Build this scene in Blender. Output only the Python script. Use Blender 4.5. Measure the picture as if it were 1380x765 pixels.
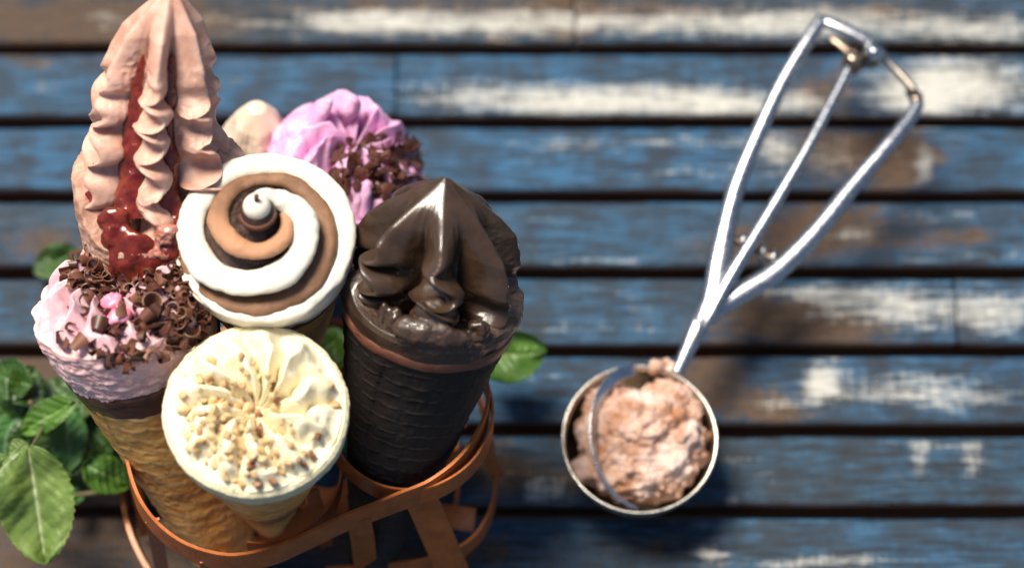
import bpy, bmesh, math, random
import numpy as np
from mathutils import Vector, Matrix
from mathutils.bvhtree import BVHTree
for _o in list(bpy.data.objects): bpy.data.objects.remove(_o)
S = bpy.context.scene
C = S.collection
PI = math.pi
R = math.radians
S.unit_settings.system = 'METRIC'; S.unit_settings.scale_length = 0.01      # one unit is one centimetre

# ------------------------------------------------------------------ camera
F = 3600.0; PITCH = R(69); DIST = 105.0                     # focal length in pixels of a 1380 wide picture
fwd = Vector((0, math.cos(PITCH), -math.sin(PITCH))); up = Vector((0, math.sin(PITCH), math.cos(PITCH))); right = Vector((1, 0, 0))
cam_pos = -fwd * DIST
cd = bpy.data.cameras.new('camera'); cam = bpy.data.objects.new('camera', cd); C.objects.link(cam)
cam.location = cam_pos; cam.rotation_euler = (PI/2 - PITCH, 0, 0)
cd.sensor_width = 36; cd.lens = 36*F/1380; cd.clip_start = 1; cd.clip_end = 3000
cd.dof.use_dof = True; cd.dof.focus_distance = 91.6; cd.dof.aperture_fstop = 0.043; cd.dof.aperture_blades = 0
S.camera = cam
S.render.resolution_x = 1024; S.render.resolution_y = 567

# ------------------------------------------------------------------ light
world = bpy.data.worlds.new('World'); S.world = world; world.use_nodes = True
SUN_EL, SUN_AZ = R(66), R(-45)                              # azimuth from +y towards +x
wn = world.node_tree; bg = wn.nodes['Background']
sky = wn.nodes.new('ShaderNodeTexSky'); sky.sky_type = 'NISHITA'; sky.sun_disc = False
sky.sun_elevation = SUN_EL; sky.sun_rotation = SUN_AZ; sky.air_density = 1.0; sky.dust_density = 1.2
wn.links.new(sky.outputs[0], bg.inputs[0]); bg.inputs[1].default_value = 0.066
ld = bpy.data.lights.new('sun', 'SUN'); ld.energy = 4.3; ld.angle = R(20); ld.color = (1, .92, .78)
sun = bpy.data.objects.new('sun', ld); C.objects.link(sun)
sdir = Vector((math.sin(SUN_AZ)*math.cos(SUN_EL), math.cos(SUN_AZ)*math.cos(SUN_EL), math.sin(SUN_EL)))
sun.rotation_euler = sdir.to_track_quat('Z', 'Y').to_euler(); sun.location = sdir*60
vs = S.view_settings; vs.view_transform = 'Standard'; vs.look = 'None'; vs.gamma = 1; vs.exposure = 0.65; vs.use_curve_mapping = False
S.render.engine = 'CYCLES'

# ------------------------------------------------------------------ helpers
def ray(px, py): return (fwd + right*((px-690)/F) - up*((py-382.5)/F))
def at(px, py, z):
    d = ray(px, py); return cam_pos + d*((z-cam_pos.z)/d.z)
def project(P):                                             # n x 3 array -> picture x, y (to lay wear and painted shade where the photo has them)
    q = P - np.array(cam_pos); d = q @ np.array(fwd)
    return 690 + F*(q @ np.array(right))/d, 382.5 - F*(q @ np.array(up))/d

def _hash(ix, iy, iz, seed):
    h = (ix.astype(np.int64)*374761393 + iy.astype(np.int64)*668265263 + iz.astype(np.int64)*2147483647 + seed*974711) & 0xffffffff
    h = ((h ^ (h >> 13))*1274126177) & 0xffffffff
    h = ((h ^ (h >> 15))*2246822519) & 0xffffffff
    return ((h ^ (h >> 16)) & 0xffff)/32767.5 - 1
def noise(P, scale=1.0, seed=0):                            # value noise, -1..1
    p = P*scale; i = np.floor(p); f = p - i; f = f*f*f*(f*(f*6-15)+10); i = i.astype(np.int64)
    r = 0
    for a in (0, 1):
        for b in (0, 1):
            for c in (0, 1):
                w = (f[..., 0] if a else 1-f[..., 0])*(f[..., 1] if b else 1-f[..., 1])*(f[..., 2] if c else 1-f[..., 2])
                r = r + w*_hash(i[..., 0]+a, i[..., 1]+b, i[..., 2]+c, seed)
    return r
def fbm(P, scale=1.0, octv=4, seed=0, gain=.5):
    r = 0; a = 1
    for k in range(octv): r = r + a*noise(P, scale*2.03**k, seed+k*17); a *= gain
    return r

def link(name, me, parent=None, m=None):
    o = bpy.data.objects.new(name, me); C.objects.link(o)
    if parent is not None: o.parent = parent
    if m is not None and not me.materials: me.materials.append(m)
    return o
def mesh(V, Fc, smooth=True):
    me = bpy.data.meshes.new('mesh'); V = np.asarray(V, dtype=np.float64).reshape(-1, 3)
    if isinstance(Fc, np.ndarray):
        n = len(Fc); k = Fc.shape[1]
        me.vertices.add(len(V)); me.vertices.foreach_set('co', V.ravel())
        me.loops.add(n*k); me.loops.foreach_set('vertex_index', Fc.ravel().astype(np.int32))
        me.polygons.add(n); me.polygons.foreach_set('loop_start', np.arange(0, n*k, k, dtype=np.int32))
        me.update(calc_edges=True); me.validate()
    else:
        me.from_pydata([tuple(v) for v in V], [], Fc); me.update()
    if smooth: me.polygons.foreach_set('use_smooth', [True]*len(me.polygons))
    return me
def attr(me, name, a):
    at_ = me.attributes.new(name, 'FLOAT', 'POINT'); at_.data.foreach_set('value', np.asarray(a, dtype=np.float32).ravel())
def grid_faces(ns, nt, wrap=True):
    i = np.arange(ns-1)[:, None]; j = np.arange(nt if wrap else nt-1)[None, :]; j2 = (j+1) % nt
    a = i*nt+j; b = i*nt+j2; c = (i+1)*nt+j2; d = (i+1)*nt+j
    return np.stack([np.broadcast_to(x, a.shape) for x in (a, d, c, b)], -1).reshape(-1, 4)
def grid_normals(P, wrap=True):
    if wrap: dt = np.roll(P, -1, 1) - np.roll(P, 1, 1)
    else: dt = np.gradient(P, axis=1)
    dsv = np.gradient(P, axis=0); n = np.cross(dsv, dt); l = np.linalg.norm(n, axis=-1, keepdims=True)
    return n/np.maximum(l, 1e-9)
def smooth01(x, a, b):
    t = np.clip((x-a)/(b-a), 0, 1); return t*t*(3-2*t)

def sweep(path, ra, rb=None, nseg=16, upv=(0, 0, 1), caps=True, square=False):
    """tube along path; ra = half width across, rb = half height along the up hint"""
    P = np.asarray([tuple(p) for p in path], float); n = len(P); ra = np.broadcast_to(ra, (n,)).astype(float)
    rb = ra if rb is None else np.broadcast_to(rb, (n,)).astype(float)
    T = np.gradient(P, axis=0); T /= np.linalg.norm(T, axis=1, keepdims=True)
    U = np.asarray(upv, float); U = np.broadcast_to(U, (n, 3))
    N = U - (U*T).sum(1, keepdims=True)*T; N /= np.maximum(np.linalg.norm(N, axis=1, keepdims=True), 1e-6)
    B = np.cross(T, N)
    if square:
        e = .16; cs = np.array([(-1, -1+e), (-1+e, -1), (1-e, -1), (1, -1+e), (1, 1-e), (1-e, 1), (-1+e, 1), (-1, 1-e)]); ca, cb = cs[:, 0], cs[:, 1]
    else:
        ph = np.arange(nseg)*2*PI/nseg; ca, cb = np.cos(ph), np.sin(ph)
    V = P[:, None] + ra[:, None, None]*ca[None, :, None]*B[:, None] + rb[:, None, None]*cb[None, :, None]*N[:, None]
    m_ = len(ca); Fc = [tuple(f) for f in grid_faces(n, m_)]
    V = V.reshape(-1, 3)
    if caps: Fc += [tuple(range(m_)), tuple(range((n-1)*m_, n*m_))[::-1]]
    return V, Fc
def spline(pts, n=60, closed=False):
    P = np.asarray([tuple(p) for p in pts], float); k = len(P)
    def g(i): return P[i % k] if closed else (P[i] if 0 <= i < k else (2*P[0]-P[1] if i < 0 else 2*P[-1]-P[-2]))
    segs = k if closed else k-1; out = []
    for q in np.linspace(0, segs, n, endpoint=not closed):
        i = min(int(q), segs-1); t = q-i; a, b, c, d = g(i-1), g(i), g(i+1), g(i+2)
        out.append(.5*((2*b) + (c-a)*t + (2*a-5*b+4*c-d)*t*t + (3*b-a-3*c+d)*t**3))
    return np.array(out)
def join(parts):
    V = []; Fc = []; o = 0
    for v, f in parts:
        V.append(np.asarray(v).reshape(-1, 3)); Fc += [tuple(int(i)+o for i in q) for q in f]; o += len(V[-1])
    return np.concatenate(V), Fc
def thing(name, label, cat, M=None, group=None):
    o = bpy.data.objects.new(name, None); C.objects.link(o); o.empty_display_size = .5
    if M is not None: o.matrix_world = M
    o['label'] = label; o['category'] = cat
    if group: o['group'] = group
    return o

# ------------------------------------------------------------------ materials
def nodes(name):
    m = bpy.data.materials.new(name); m.use_nodes = True; nt = m.node_tree; return m, nt, nt.nodes['Principled BSDF']
def N(nt, t, **kw):
    n = nt.nodes.new(t)
    for k, v in kw.items():
        if k.startswith('i_'): n.inputs[k[2:].replace('_', ' ')].default_value = v
        else: setattr(n, k, v)
    return n
def mixc(nt, fac, a, b, mode='MIX'):
    n = nt.nodes.new('ShaderNodeMix'); n.data_type = 'RGBA'; n.blend_type = mode
    for s, v in ((0, fac), (6, a), (7, b)):
        if hasattr(v, 'is_output') or isinstance(v, bpy.types.NodeSocket): nt.links.new(v, n.inputs[s])
        else: n.inputs[s].default_value = v if s == 0 else (*v, 1) if len(v) == 3 else v
    return n.outputs[2]
def ramp(nt, src, a, b, lo=0., hi=1.):
    n = nt.nodes.new('ShaderNodeMapRange'); n.inputs[1].default_value = a; n.inputs[2].default_value = b
    n.inputs[3].default_value = lo; n.inputs[4].default_value = hi; nt.links.new(src, n.inputs[0]); return n.outputs[0]
def ntex(nt, vec, scale, detail=4, rough=.55, dist=0.):
    n = nt.nodes.new('ShaderNodeTexNoise'); n.inputs['Scale'].default_value = scale; n.inputs['Detail'].default_value = detail
    n.inputs['Roughness'].default_value = rough; n.inputs['Distortion'].default_value = dist; nt.links.new(vec, n.inputs['Vector']); return n.outputs[0]
def obco(nt, scale=(1, 1, 1), rnd=False):
    tc = nt.nodes.new('ShaderNodeTexCoord'); out = tc.outputs['Object']
    if rnd:
        oi = nt.nodes.new('ShaderNodeObjectInfo'); mu = N(nt, 'ShaderNodeMath', operation='MULTIPLY'); mu.inputs[1].default_value = 91.7
        nt.links.new(oi.outputs['Random'], mu.inputs[0]); ad = N(nt, 'ShaderNodeVectorMath', operation='ADD')
        nt.links.new(out, ad.inputs[0]); nt.links.new(mu.outputs[0], ad.inputs[1]); out = ad.outputs[0]
    mp = nt.nodes.new('ShaderNodeMapping'); mp.inputs['Scale'].default_value = scale; nt.links.new(out, mp.inputs[0]); return mp.outputs[0]
def bump(nt, h, b, strength=.5, dist=.05, prev=None):
    n = nt.nodes.new('ShaderNodeBump'); n.inputs['Strength'].default_value = strength; n.inputs['Distance'].default_value = dist
    nt.links.new(h, n.inputs['Height'])
    if prev is not None: nt.links.new(prev, n.inputs['Normal'])
    nt.links.new(n.outputs[0], b.inputs['Normal']); return n.outputs[0]

def food(name, c1, c2, rough=.45, sss=.0, srad=(1, .6, .4), bs=(14, .25, .02), fine=(60, .15, .01), vscale=1.6, spec=.5, coat=0, speck=None, sscale=.2):
    m, nt, b = nodes(name); v = obco(nt)
    col = mixc(nt, ramp(nt, ntex(nt, v, vscale, 5), .35, .65), c1, c2)
    if speck:
        vo = N(nt, 'ShaderNodeTexVoronoi'); vo.inputs['Scale'].default_value = speck[1]; nt.links.new(v, vo.inputs['Vector'])
        col = mixc(nt, ramp(nt, vo.outputs['Distance'], speck[2], speck[2]*.5, 0, speck[3] if len(speck) > 3 else .8), col, speck[0])
    nt.links.new(col, b.inputs['Base Color'])
    b.inputs['Roughness'].default_value = rough; b.inputs['Specular IOR Level'].default_value = spec
    if sss: b.inputs['Subsurface Weight'].default_value = sss; b.inputs['Subsurface Radius'].default_value = srad; b.inputs['Subsurface Scale'].default_value = sscale
    if coat: b.inputs['Coat Weight'].default_value = coat; b.inputs['Coat Roughness'].default_value = .12
    p = bump(nt, ntex(nt, v, bs[0], 5, .6), b, bs[1], bs[2])
    if fine: bump(nt, ntex(nt, v, fine[0], 3, .6), b, fine[1], fine[2], p)
    return m
M = {}
M['choc_ice'] = food('brown_pink_ice_cream', (.58, .31, .225), (.73, .47, .37), .40, .25, (1, .5, .35), (9, .4, .03), (38, .5, .02), speck=((.28, .1, .06), 13, .07, .7))
M['choc_ice_rough'] = food('rough_chocolate_ice_cream', (.42, .20, .13), (.66, .41, .31), .5, .2, (1, .5, .35), (7, .7, .08), (30, .7, .05), speck=((.2, .07, .05), 9, .12, .6))
M['syrup'] = food('dark_cherry_syrup', (.10, .006, .003), (.22, .028, .012), .18, .3, (1, .2, .1), (4, .5, .08), None, 2.2, .5, .45)
M['pink'] = food('pink_ice_cream', (.84, .47, .46), (.90, .62, .60), .5, .25, (1, .5, .5), (7, .6, .05), (28, .5, .04))
M['pink_top'] = food('pale_pink_cream', (.70, .42, .47), (.78, .54, .58), .38, .3, (1, .5, .6), (5, .15, .03), (40, .12, .008))
M['lilac'] = food('lilac_cream', (.70, .32, .56), (.78, .50, .70), .38, .3, (1, .5, .8), (5, .2, .03), (40, .1, .008))
M['berry'] = food('berry_jam', (.80, .17, .30), (.85, .38, .48), .4, .3, (1, .3, .4), (5, .3, .03), None, 2, .5, .4)
M['white'] = food('white_cream', (.77, .71, .60), (.82, .77, .66), .36, .3, (1, .9, .7), (5, .12, .03), (60, .22, .008))
M['white_rough'] = food('icy_white_cream', (.70, .65, .55), (.80, .75, .65), .5, .25, (1, .9, .7), (5, .6, .06), (26, .5, .04))
M['vanilla'] = food('vanilla_cream', (.82, .73, .49), (.85, .79, .60), .34, .3, (1, .85, .5), (4, .12, .03), (30, .12, .01))
M['vanilla_rough'] = food('rough_vanilla_cream', (.76, .66, .40), (.84, .77, .55), .48, .25, (1, .85, .5), (6, .6, .06), (26, .5, .04))
M['cocoa'] = food('cocoa_cream', (.20, .095, .045), (.28, .14, .07), .5, .12, (1, .5, .3), (16, .4, .03), (55, .9, .02))
def add_pale(m, c):
    nt = m.node_tree; b = nt.nodes['Principled BSDF']; src = b.inputs['Base Color'].links[0].from_socket
    a = N(nt, 'ShaderNodeAttribute', attribute_name='pale'); nt.links.new(mixc(nt, a.outputs['Fac'], src, c), b.inputs['Base Color'])
add_pale(M['cocoa'], (.50, .25, .13))
M['dark_fill'] = food('dark_chocolate_filling', (.028, .010, .006), (.055, .020, .011), .28, 0, bs=(22, .8, .05), fine=None, coat=.2)
M['band'] = food('chocolate_band', (.085, .030, .018), (.12, .045, .028), .33, 0, bs=(6, .25, .03), fine=(40, .15, .01))
M['choc_band_light'] = food('milk_chocolate_band', (.15, .055, .032), (.19, .075, .045), .36, 0, bs=(5, .25, .03), fine=(40, .2, .01))
M['ganache'] = food('glossy_dark_soft_ice', (.040, .022, .013), (.060, .034, .021), .29, .0, (1, .5, .3), (6, .15, .03), (45, .3, .012), 1.2, .5, .22)
M['ganache_rough'] = food('broken_dark_ice', (.036, .02, .013), (.066, .037, .025), .30, 0, bs=(9, .6, .06), fine=(40, .5, .02), coat=.35)
M['curl'] = food('chocolate_curl', (.095, .032, .017), (.15, .054, .030), .45, 0, bs=(20, .1, .01), fine=None)
M['curl_light'] = food('lighter_chocolate_curl', (.16, .062, .034), (.21, .088, .05), .5, 0, bs=(20, .1, .01), fine=None)
M['curl_dark'] = food('darker_chocolate_curl', (.055, .018, .010), (.09, .03, .017), .42, 0, bs=(20, .1, .01), fine=None)
M['shard'] = food('chocolate_shard', (.075, .026, .018), (.12, .045, .032), .3, 0, bs=(20, .2, .01), fine=None)
M['nut'] = food('pale_nut', (.56, .35, .15), (.72, .52, .28), .42, .15, (1, .7, .4), (12, .3, .02), (50, .3, .01), 3)
M['nut_tan'] = food('tan_nut', (.48, .27, .11), (.64, .42, .21), .42, .1, (1, .7, .4), (12, .3, .02), (50, .3, .01), 3)
M['nut_dark'] = food('toasted_nut', (.17, .065, .025), (.28, .12, .05), .4, 0, bs=(12, .3, .02), fine=(50, .3, .01), vscale=3)
M['stem_green'] = food('mint_stem', (.16, .09, .07), (.14, .16, .05), .5)

def waffle_mat(name, c1, c2, c3, rough=.5, coat=0.):
    m, nt, b = nodes(name); v = obco(nt)
    col = mixc(nt, ramp(nt, ntex(nt, v, .9, 6, .6), .38, .62), c1, c2)
    a = N(nt, 'ShaderNodeAttribute', attribute_name='ridge')
    col = mixc(nt, a.outputs['Fac'], col, c3)
    col = mixc(nt, ramp(nt, ntex(nt, v, 22, 3), .58, .75, 0, .5), col, tuple(x*.5 for x in c2))
    nt.links.new(col, b.inputs['Base Color']); b.inputs['Roughness'].default_value = rough
    b.inputs['Coat Weight'].default_value = coat
    p = bump(nt, ntex(nt, v, 12, 5), b, .35, .03); bump(nt, ntex(nt, v, 60, 3), b, .3, .01, p)
    return m
M['waffle'] = waffle_mat('golden_wafer', (.80, .42, .12), (.58, .25, .05), (.85, .52, .20), .45, .08)
M['waffle_dark'] = waffle_mat('black_cocoa_wafer', (.008, .005, .004), (.014, .008, .006), (.05, .029, .02), .7)

def plank_mat():
    m, nt, b = nodes('weathered_blue_paint'); v = obco(nt, (.35, 3.2, 1.5), True); vf = obco(nt, (1.2, 16, 6), True)
    vx = obco(nt, (7, 1.1, 1), True); viso = obco(nt, (1, 1, 1), True)
    g1 = ntex(nt, v, 1.4, 8, .65, .3); g2 = ntex(nt, vf, 1.3, 6, .6); g3 = ntex(nt, vx, 1.0, 6, .7, .5); g4 = ntex(nt, viso, .55, 5, .6)
    tone = N(nt, 'ShaderNodeAttribute', attribute_name='tone'); wh = N(nt, 'ShaderNodeAttribute', attribute_name='white'); ba = N(nt, 'ShaderNodeAttribute', attribute_name='bare_and_shade')
    slate = mixc(nt, ramp(nt, g1, .40, .60), (.002, .005, .009), (.018, .058, .100))
    blue = mixc(nt, ramp(nt, g1, .38, .60), (.002, .014, .034), (.014, .105, .228))
    col = mixc(nt, tone.outputs['Fac'], slate, blue)
    col = mixc(nt, ramp(nt, g2, .52, .68, 0, .42), col, (.07, .16, .26)); col = mixc(nt, ramp(nt, g4, .40, .56, .65, 0), col, (.012, .012, .014))
    bare_and_shade = mixc(nt, ramp(nt, g2, .3, .7), (.016, .008, .005), (.105, .058, .030))  # bare-wood brown, also laid where shade is painted in
    def mask(a, t0, soft, srcs):
        s = None
        for q, w in srcs:
            k = N(nt, 'ShaderNodeMath', operation='MULTIPLY_ADD'); nt.links.new(q, k.inputs[0]); k.inputs[1].default_value = w
            if s is None: k.inputs[2].default_value = 0
            else: nt.links.new(s, k.inputs[2])
            s = k.outputs[0]
        ad = N(nt, 'ShaderNodeMath', operation='ADD'); nt.links.new(s, ad.inputs[0]); nt.links.new(a, ad.inputs[1])
        return ramp(nt, ad.outputs[0], t0, t0+soft)
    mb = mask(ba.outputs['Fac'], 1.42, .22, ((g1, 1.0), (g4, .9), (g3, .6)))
    col = mixc(nt, mb, col, bare_and_shade)
    white = mixc(nt, ramp(nt, g2, .3, .75), (.28, .29, .28), (.66, .63, .56))
    mw = mask(wh.outputs['Fac'], 1.86, .5, ((g1, 1.3), (g2, .7), (g3, .8), (g4, .4)))
    col = mixc(nt, mw, col, white)
    cr = ramp(nt, ntex(nt, obco(nt, (9, .9, 1), True), 1.2, 3, .5), .66, .73, 0, .5)
    col = mixc(nt, cr, col, (.05, .04, .035))
    edge = N(nt, 'ShaderNodeAttribute', attribute_name='side'); col = mixc(nt, edge.outputs['Fac'], col, (.085, .046, .026))
    nt.links.new(col, b.inputs['Base Color']); nt.links.new(ramp(nt, g2, .3, .7, .42, .7), b.inputs['Roughness'])
    b.inputs['Specular IOR Level'].default_value = .3
    p = bump(nt, g2, b, .6, .06); bump(nt, mw, b, .25, .02, p)
    return m
M['plank'] = plank_mat()
def metal(name, col, rough, bs=20, bst=.05, dirt=None):
    m, nt, b = nodes(name); b.inputs['Metallic'].default_value = 1; v = obco(nt); n = ntex(nt, v, 3, 5)
    nt.links.new(mixc(nt, ramp(nt, n, .4, .7), col, dirt or tuple(x*.8 for x in col)), b.inputs['Base Color'])
    nt.links.new(ramp(nt, ntex(nt, v, 7, 4), .3, .7, rough*.75, rough*1.35), b.inputs['Roughness']); bump(nt, ntex(nt, v, bs, 3), b, bst, .01); return m
M['steel'] = metal('stainless_steel', (.50, .51, .53), .24)
M['steel_worn'] = metal('worn_steel', (.60, .54, .46), .30, dirt=(.42, .34, .27))
M['rim'] = metal('steel_rim', (.50, .46, .40), .28)
M['gear'] = metal('dark_gear_steel', (.32, .24, .18), .32)
def coppery():
    m, nt, b = nodes('copper_lacquered_strip'); v = obco(nt, (1, 1, 1))
    col = mixc(nt, ramp(nt, ntex(nt, v, 1.6, 6, .65), .35, .7), (.50, .145, .03), (.33, .085, .018))
    nt.links.new(mixc(nt, ramp(nt, ntex(nt, v, 18, 3), .6, .75, 0, .5), col, (.14, .04, .015)), b.inputs['Base Color'])
    b.inputs['Metallic'].default_value = .3; b.inputs['Roughness'].default_value = .42; b.inputs['Coat Weight'].default_value = .15
    p = bump(nt, ntex(nt, v, 9, 5), b, .2, .03); return m
M['copper'] = coppery()
def leaf_mat(name, c1, c2, cv):
    m, nt, b = nodes(name); v = obco(nt, (1, 1, 1), True)
    col = mixc(nt, ramp(nt, ntex(nt, v, .9, 5), .35, .65), c1, c2)
    a = N(nt, 'ShaderNodeAttribute', attribute_name='vein'); col = mixc(nt, a.outputs['Fac'], col, cv)
    nt.links.new(col, b.inputs['Base Color']); b.inputs['Roughness'].default_value = .42
    b.inputs['Subsurface Weight'].default_value = .15; b.inputs['Subsurface Radius'].default_value = (.3, .6, .1); b.inputs['Subsurface Scale'].default_value = .15
    bump(nt, ntex(nt, v, 14, 4), b, .4, .03); return m
M['leaf'] = leaf_mat('mint_leaf', (.04, .11, .012), (.085, .18, .02), (.25, .38, .12))
M['leaf_pale'] = leaf_mat('pale_mint_leaf', (.085, .145, .025), (.165, .24, .055), (.48, .52, .30))
M['leaf_deep'] = leaf_mat('deep_green_mint_leaf', (.016, .045, .006), (.045, .10, .012), (.10, .20, .08))
M['leaf_cool'] = leaf_mat('blue_green_mint_leaf', (.045, .14, .035), (.10, .23, .07), (.25, .40, .26))
def ground_mat():
    m, nt, b = nodes('dark_earth'); v = obco(nt)
    nt.links.new(mixc(nt, ntex(nt, v, .6, 5), (.010, .008, .006), (.03, .022, .016)), b.inputs['Base Color']); b.inputs['Roughness'].default_value = .9
    bump(nt, ntex(nt, v, 2, 5), b, .5, .2); return m
M['ground'] = ground_mat()

# ------------------------------------------------------------------ setting: ground, slatted table top
gm = mesh([(-3000, -3000, -40), (3000, -3000, -40), (3000, 3000, -40), (-3000, 3000, -40)], [(0, 1, 2, 3)]); g = link('ground', gm, None, M['ground']); g['kind'] = 'structure'
top = bpy.data.objects.new('table_top', None); C.objects.link(top); top['kind'] = 'structure'; top.location = (0, 0, 0)

WHITE = [  # picture x, y, radius x, radius y, strength
    (760, 30, 330, 20, .38), (1080, 32, 130, 22, .38), (1320, 40, 120, 24, .36), (500, 30, 160, 18, .30), (140, 30, 40, 20, .16), (250, 25, 40, 16, .12),
    (640, 132, 110, 24, .38), (760, 140, 60, 22, .42), (850, 135, 60, 24, .44), (940, 138, 60, 24, .42), (1040, 142, 90, 24, .40), (1300, 115, 100, 40, .52), (1230, 130, 60, 30, .40),
    (900, 190, 200, 9, .22), (770, 200, 60, 8, .2), (930, 232, 120, 14, .16), (1100, 220, 90, 20, .22), (1245, 225, 12, 30, .42),
    (1050, 200, 60, 14, .25), (720, 352, 200, 6, .22), (1150, 315, 40, 9, .30), (1320, 345, 90, 8, .22), (1280, 290, 90, 8, .2), (700, 292, 60, 6, .12),
    (1140, 412, 60, 30, .30), (1220, 415, 45, 30, .36), (1330, 420, 80, 34, .42), (1080, 395, 90, 12, .25), (740, 440, 220, 8, .18), (830, 400, 80, 14, .14),
    (1105, 515, 26, 28, .50), (1180, 530, 90, 18, .28), (1300, 535, 100, 22, .28), (1040, 545, 50, 14, .2), (720, 510, 60, 8, .14), (1240, 505, 100, 10, .2),
    (722, 660, 20, 22, .42), (752, 662, 18, 16, .34), (985, 618, 40, 9, .26), (1030, 640, 30, 9, .2), (985, 675, 14, 7, .3), (1240, 620, 14, 26, .34), (1310, 622, 16, 26, .34), (1260, 600, 90, 5, .25), (700, 608, 60, 9, .16),
    (1090, 758, 90, 10, .34), (950, 745, 30, 12, .38), (1150, 750, 50, 8, .2), (60, 125, 20, 14, .1), (30, 235, 60, 8, .12)]
BARE_AND_SHADE = [(90, 30, 260, 50, .42), (620, 20, 260, 34, .30), (900, 18, 160, 20, .2), (1200, 20, 200, 26, .22), (770, 20, 30, 30, .4),
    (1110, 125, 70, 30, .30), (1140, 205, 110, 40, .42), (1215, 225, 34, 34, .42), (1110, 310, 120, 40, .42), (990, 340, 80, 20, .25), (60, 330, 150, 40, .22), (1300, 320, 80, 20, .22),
    (1040, 430, 110, 36, .40), (1130, 440, 80, 30, .28), (960, 500, 60, 34, .38), (1000, 545, 80, 26, .30), (680, 640, 60, 34, .36), (830, 640, 120, 40, .2), (60, 500, 120, 30, .3), (1060, 560, 70, 14, .2),  # browner patches to the right of the scoop's bowl and handle
    (150, 560, 200, 120, .3), (900, 740, 90, 26, .25), (560, 745, 200, 34, .3), (80, 740, 260, 60, .36), (120, 640, 120, 40, .3), (1180, 470, 200, 8, .2)]  # bare wood plus painted shade: lower left, below basket, below bowl
TONE = [.30, .80, .85, .50, .55, .65, .25, .30, .3]
def make_plank(k, x0, x1, yc, seed, tone, zoff=0.):
    w, t, e = 2.72, 1.7, .13
    yy = [(-w/2, -t, 1), (-w/2, -t*.6, 1), (-w/2, -.45, 1), (-w/2, -e, .85)]
    for a in np.linspace(0, PI/2, 4): yy.append((-w/2+e-e*math.cos(a), -e+e*math.sin(a), .5*(1-a/(PI/2))))
    for q in np.linspace(-w/2+e, w/2-e, 20)[1:-1]: yy.append((q, 0, 0))
    for a in np.linspace(PI/2, 0, 4): yy.append((w/2-e-e*math.cos(PI-a)*1 if False else w/2-e+e*math.cos(a), -e+e*math.sin(a), 0))
    yy += [(w/2, -.45, .8), (w/2, -t, 1)]
    n = int((x1-x0)/.18)+2; xs = np.linspace(x0, x1, n); prof = np.array(yy); m_ = len(prof)
    P = np.zeros((n, m_, 3)); P[..., 0] = xs[:, None]; P[..., 1] = prof[None, :, 0]; P[..., 2] = prof[None, :, 1]
    Q = P.copy(); Q[..., 1] += seed*7.3
    P[..., 2] += zoff + .025*fbm(Q*np.array([.25, 1.2, 1]), 1, 3, seed) + .010*fbm(Q*np.array([.8, 7, 1]), 1, 2, seed+5)
    side = np.clip((prof[None, :, 0] < -w/2+.05), 0, 1)
    P[..., 1] += .03*noise(Q*np.array([.35, .01, .01]), 1, seed+9)*np.sign(prof[None, :, 0])
    for col in (0, n-1): P[col, :, 0] += .015*np.sin(np.arange(m_)*2.1+seed)
    W = P.copy(); W[..., 1] += yc
    px, py = project(W.reshape(-1, 3))
    wh = np.zeros(len(px)); ba = np.zeros(len(px))
    for (cx, cy, rx, ry, s) in WHITE: wh += s*1.42*np.exp(-(((px-cx)/rx)**2+((py-cy)/ry)**2))
    for (cx, cy, rx, ry, s) in BARE_AND_SHADE: ba += s*1.2*np.exp(-(((px-cx)/rx)**2+((py-cy)/ry)**2))
    me = mesh(P.reshape(-1, 3), np.concatenate([grid_faces(n, m_, False)]), True)
    # end caps
    bm = bmesh.new(); bm.from_mesh(me); bm.verts.ensure_lookup_table()
    for i in (0, n-1):
        try: bm.faces.new([bm.verts[i*m_+j] for j in range(m_)])
        except Exception: pass
    bmesh.ops.recalc_face_normals(bm, faces=bm.faces); bm.to_mesh(me); bm.free()
    attr(me, 'white', wh); attr(me, 'bare_and_shade', ba); attr(me, 'tone', np.clip(tone + .25*noise(W.reshape(-1, 3)*np.array([.15, .3, 1]), 1, seed+3), 0, 1)); attr(me, 'side', np.tile(prof[:, 2], n))
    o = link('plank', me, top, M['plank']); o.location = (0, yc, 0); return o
JOINTS = {0: [775], 1: [537], 4: [1262]}
for k in range(-3, 12):
    yc = 10.25 - 3.25*k + 1.625
    xs = [-48.] + [at(j, 0, 0).x for j in JOINTS.get(k, [])] + [48.]
    for i in range(len(xs)-1):
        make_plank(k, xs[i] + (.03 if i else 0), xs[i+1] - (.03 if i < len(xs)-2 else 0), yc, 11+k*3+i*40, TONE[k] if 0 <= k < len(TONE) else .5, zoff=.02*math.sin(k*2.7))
# two cross beams the planks are nailed to
for x in (-34, 34):
    v = [(x-2, -34, -4.9), (x+2, -34, -4.9), (x+2, 26, -4.9), (x-2, 26, -4.9), (x-2, -34, -1.76), (x+2, -34, -1.76), (x+2, 26, -1.76), (x-2, 26, -1.76)]
    link('cross_beam', mesh(v, [(0, 3, 2, 1), (4, 5, 6, 7), (0, 1, 5, 4), (1, 2, 6, 5), (2, 3, 7, 6), (3, 0, 4, 7)], False), top, M['ground'])

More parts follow.
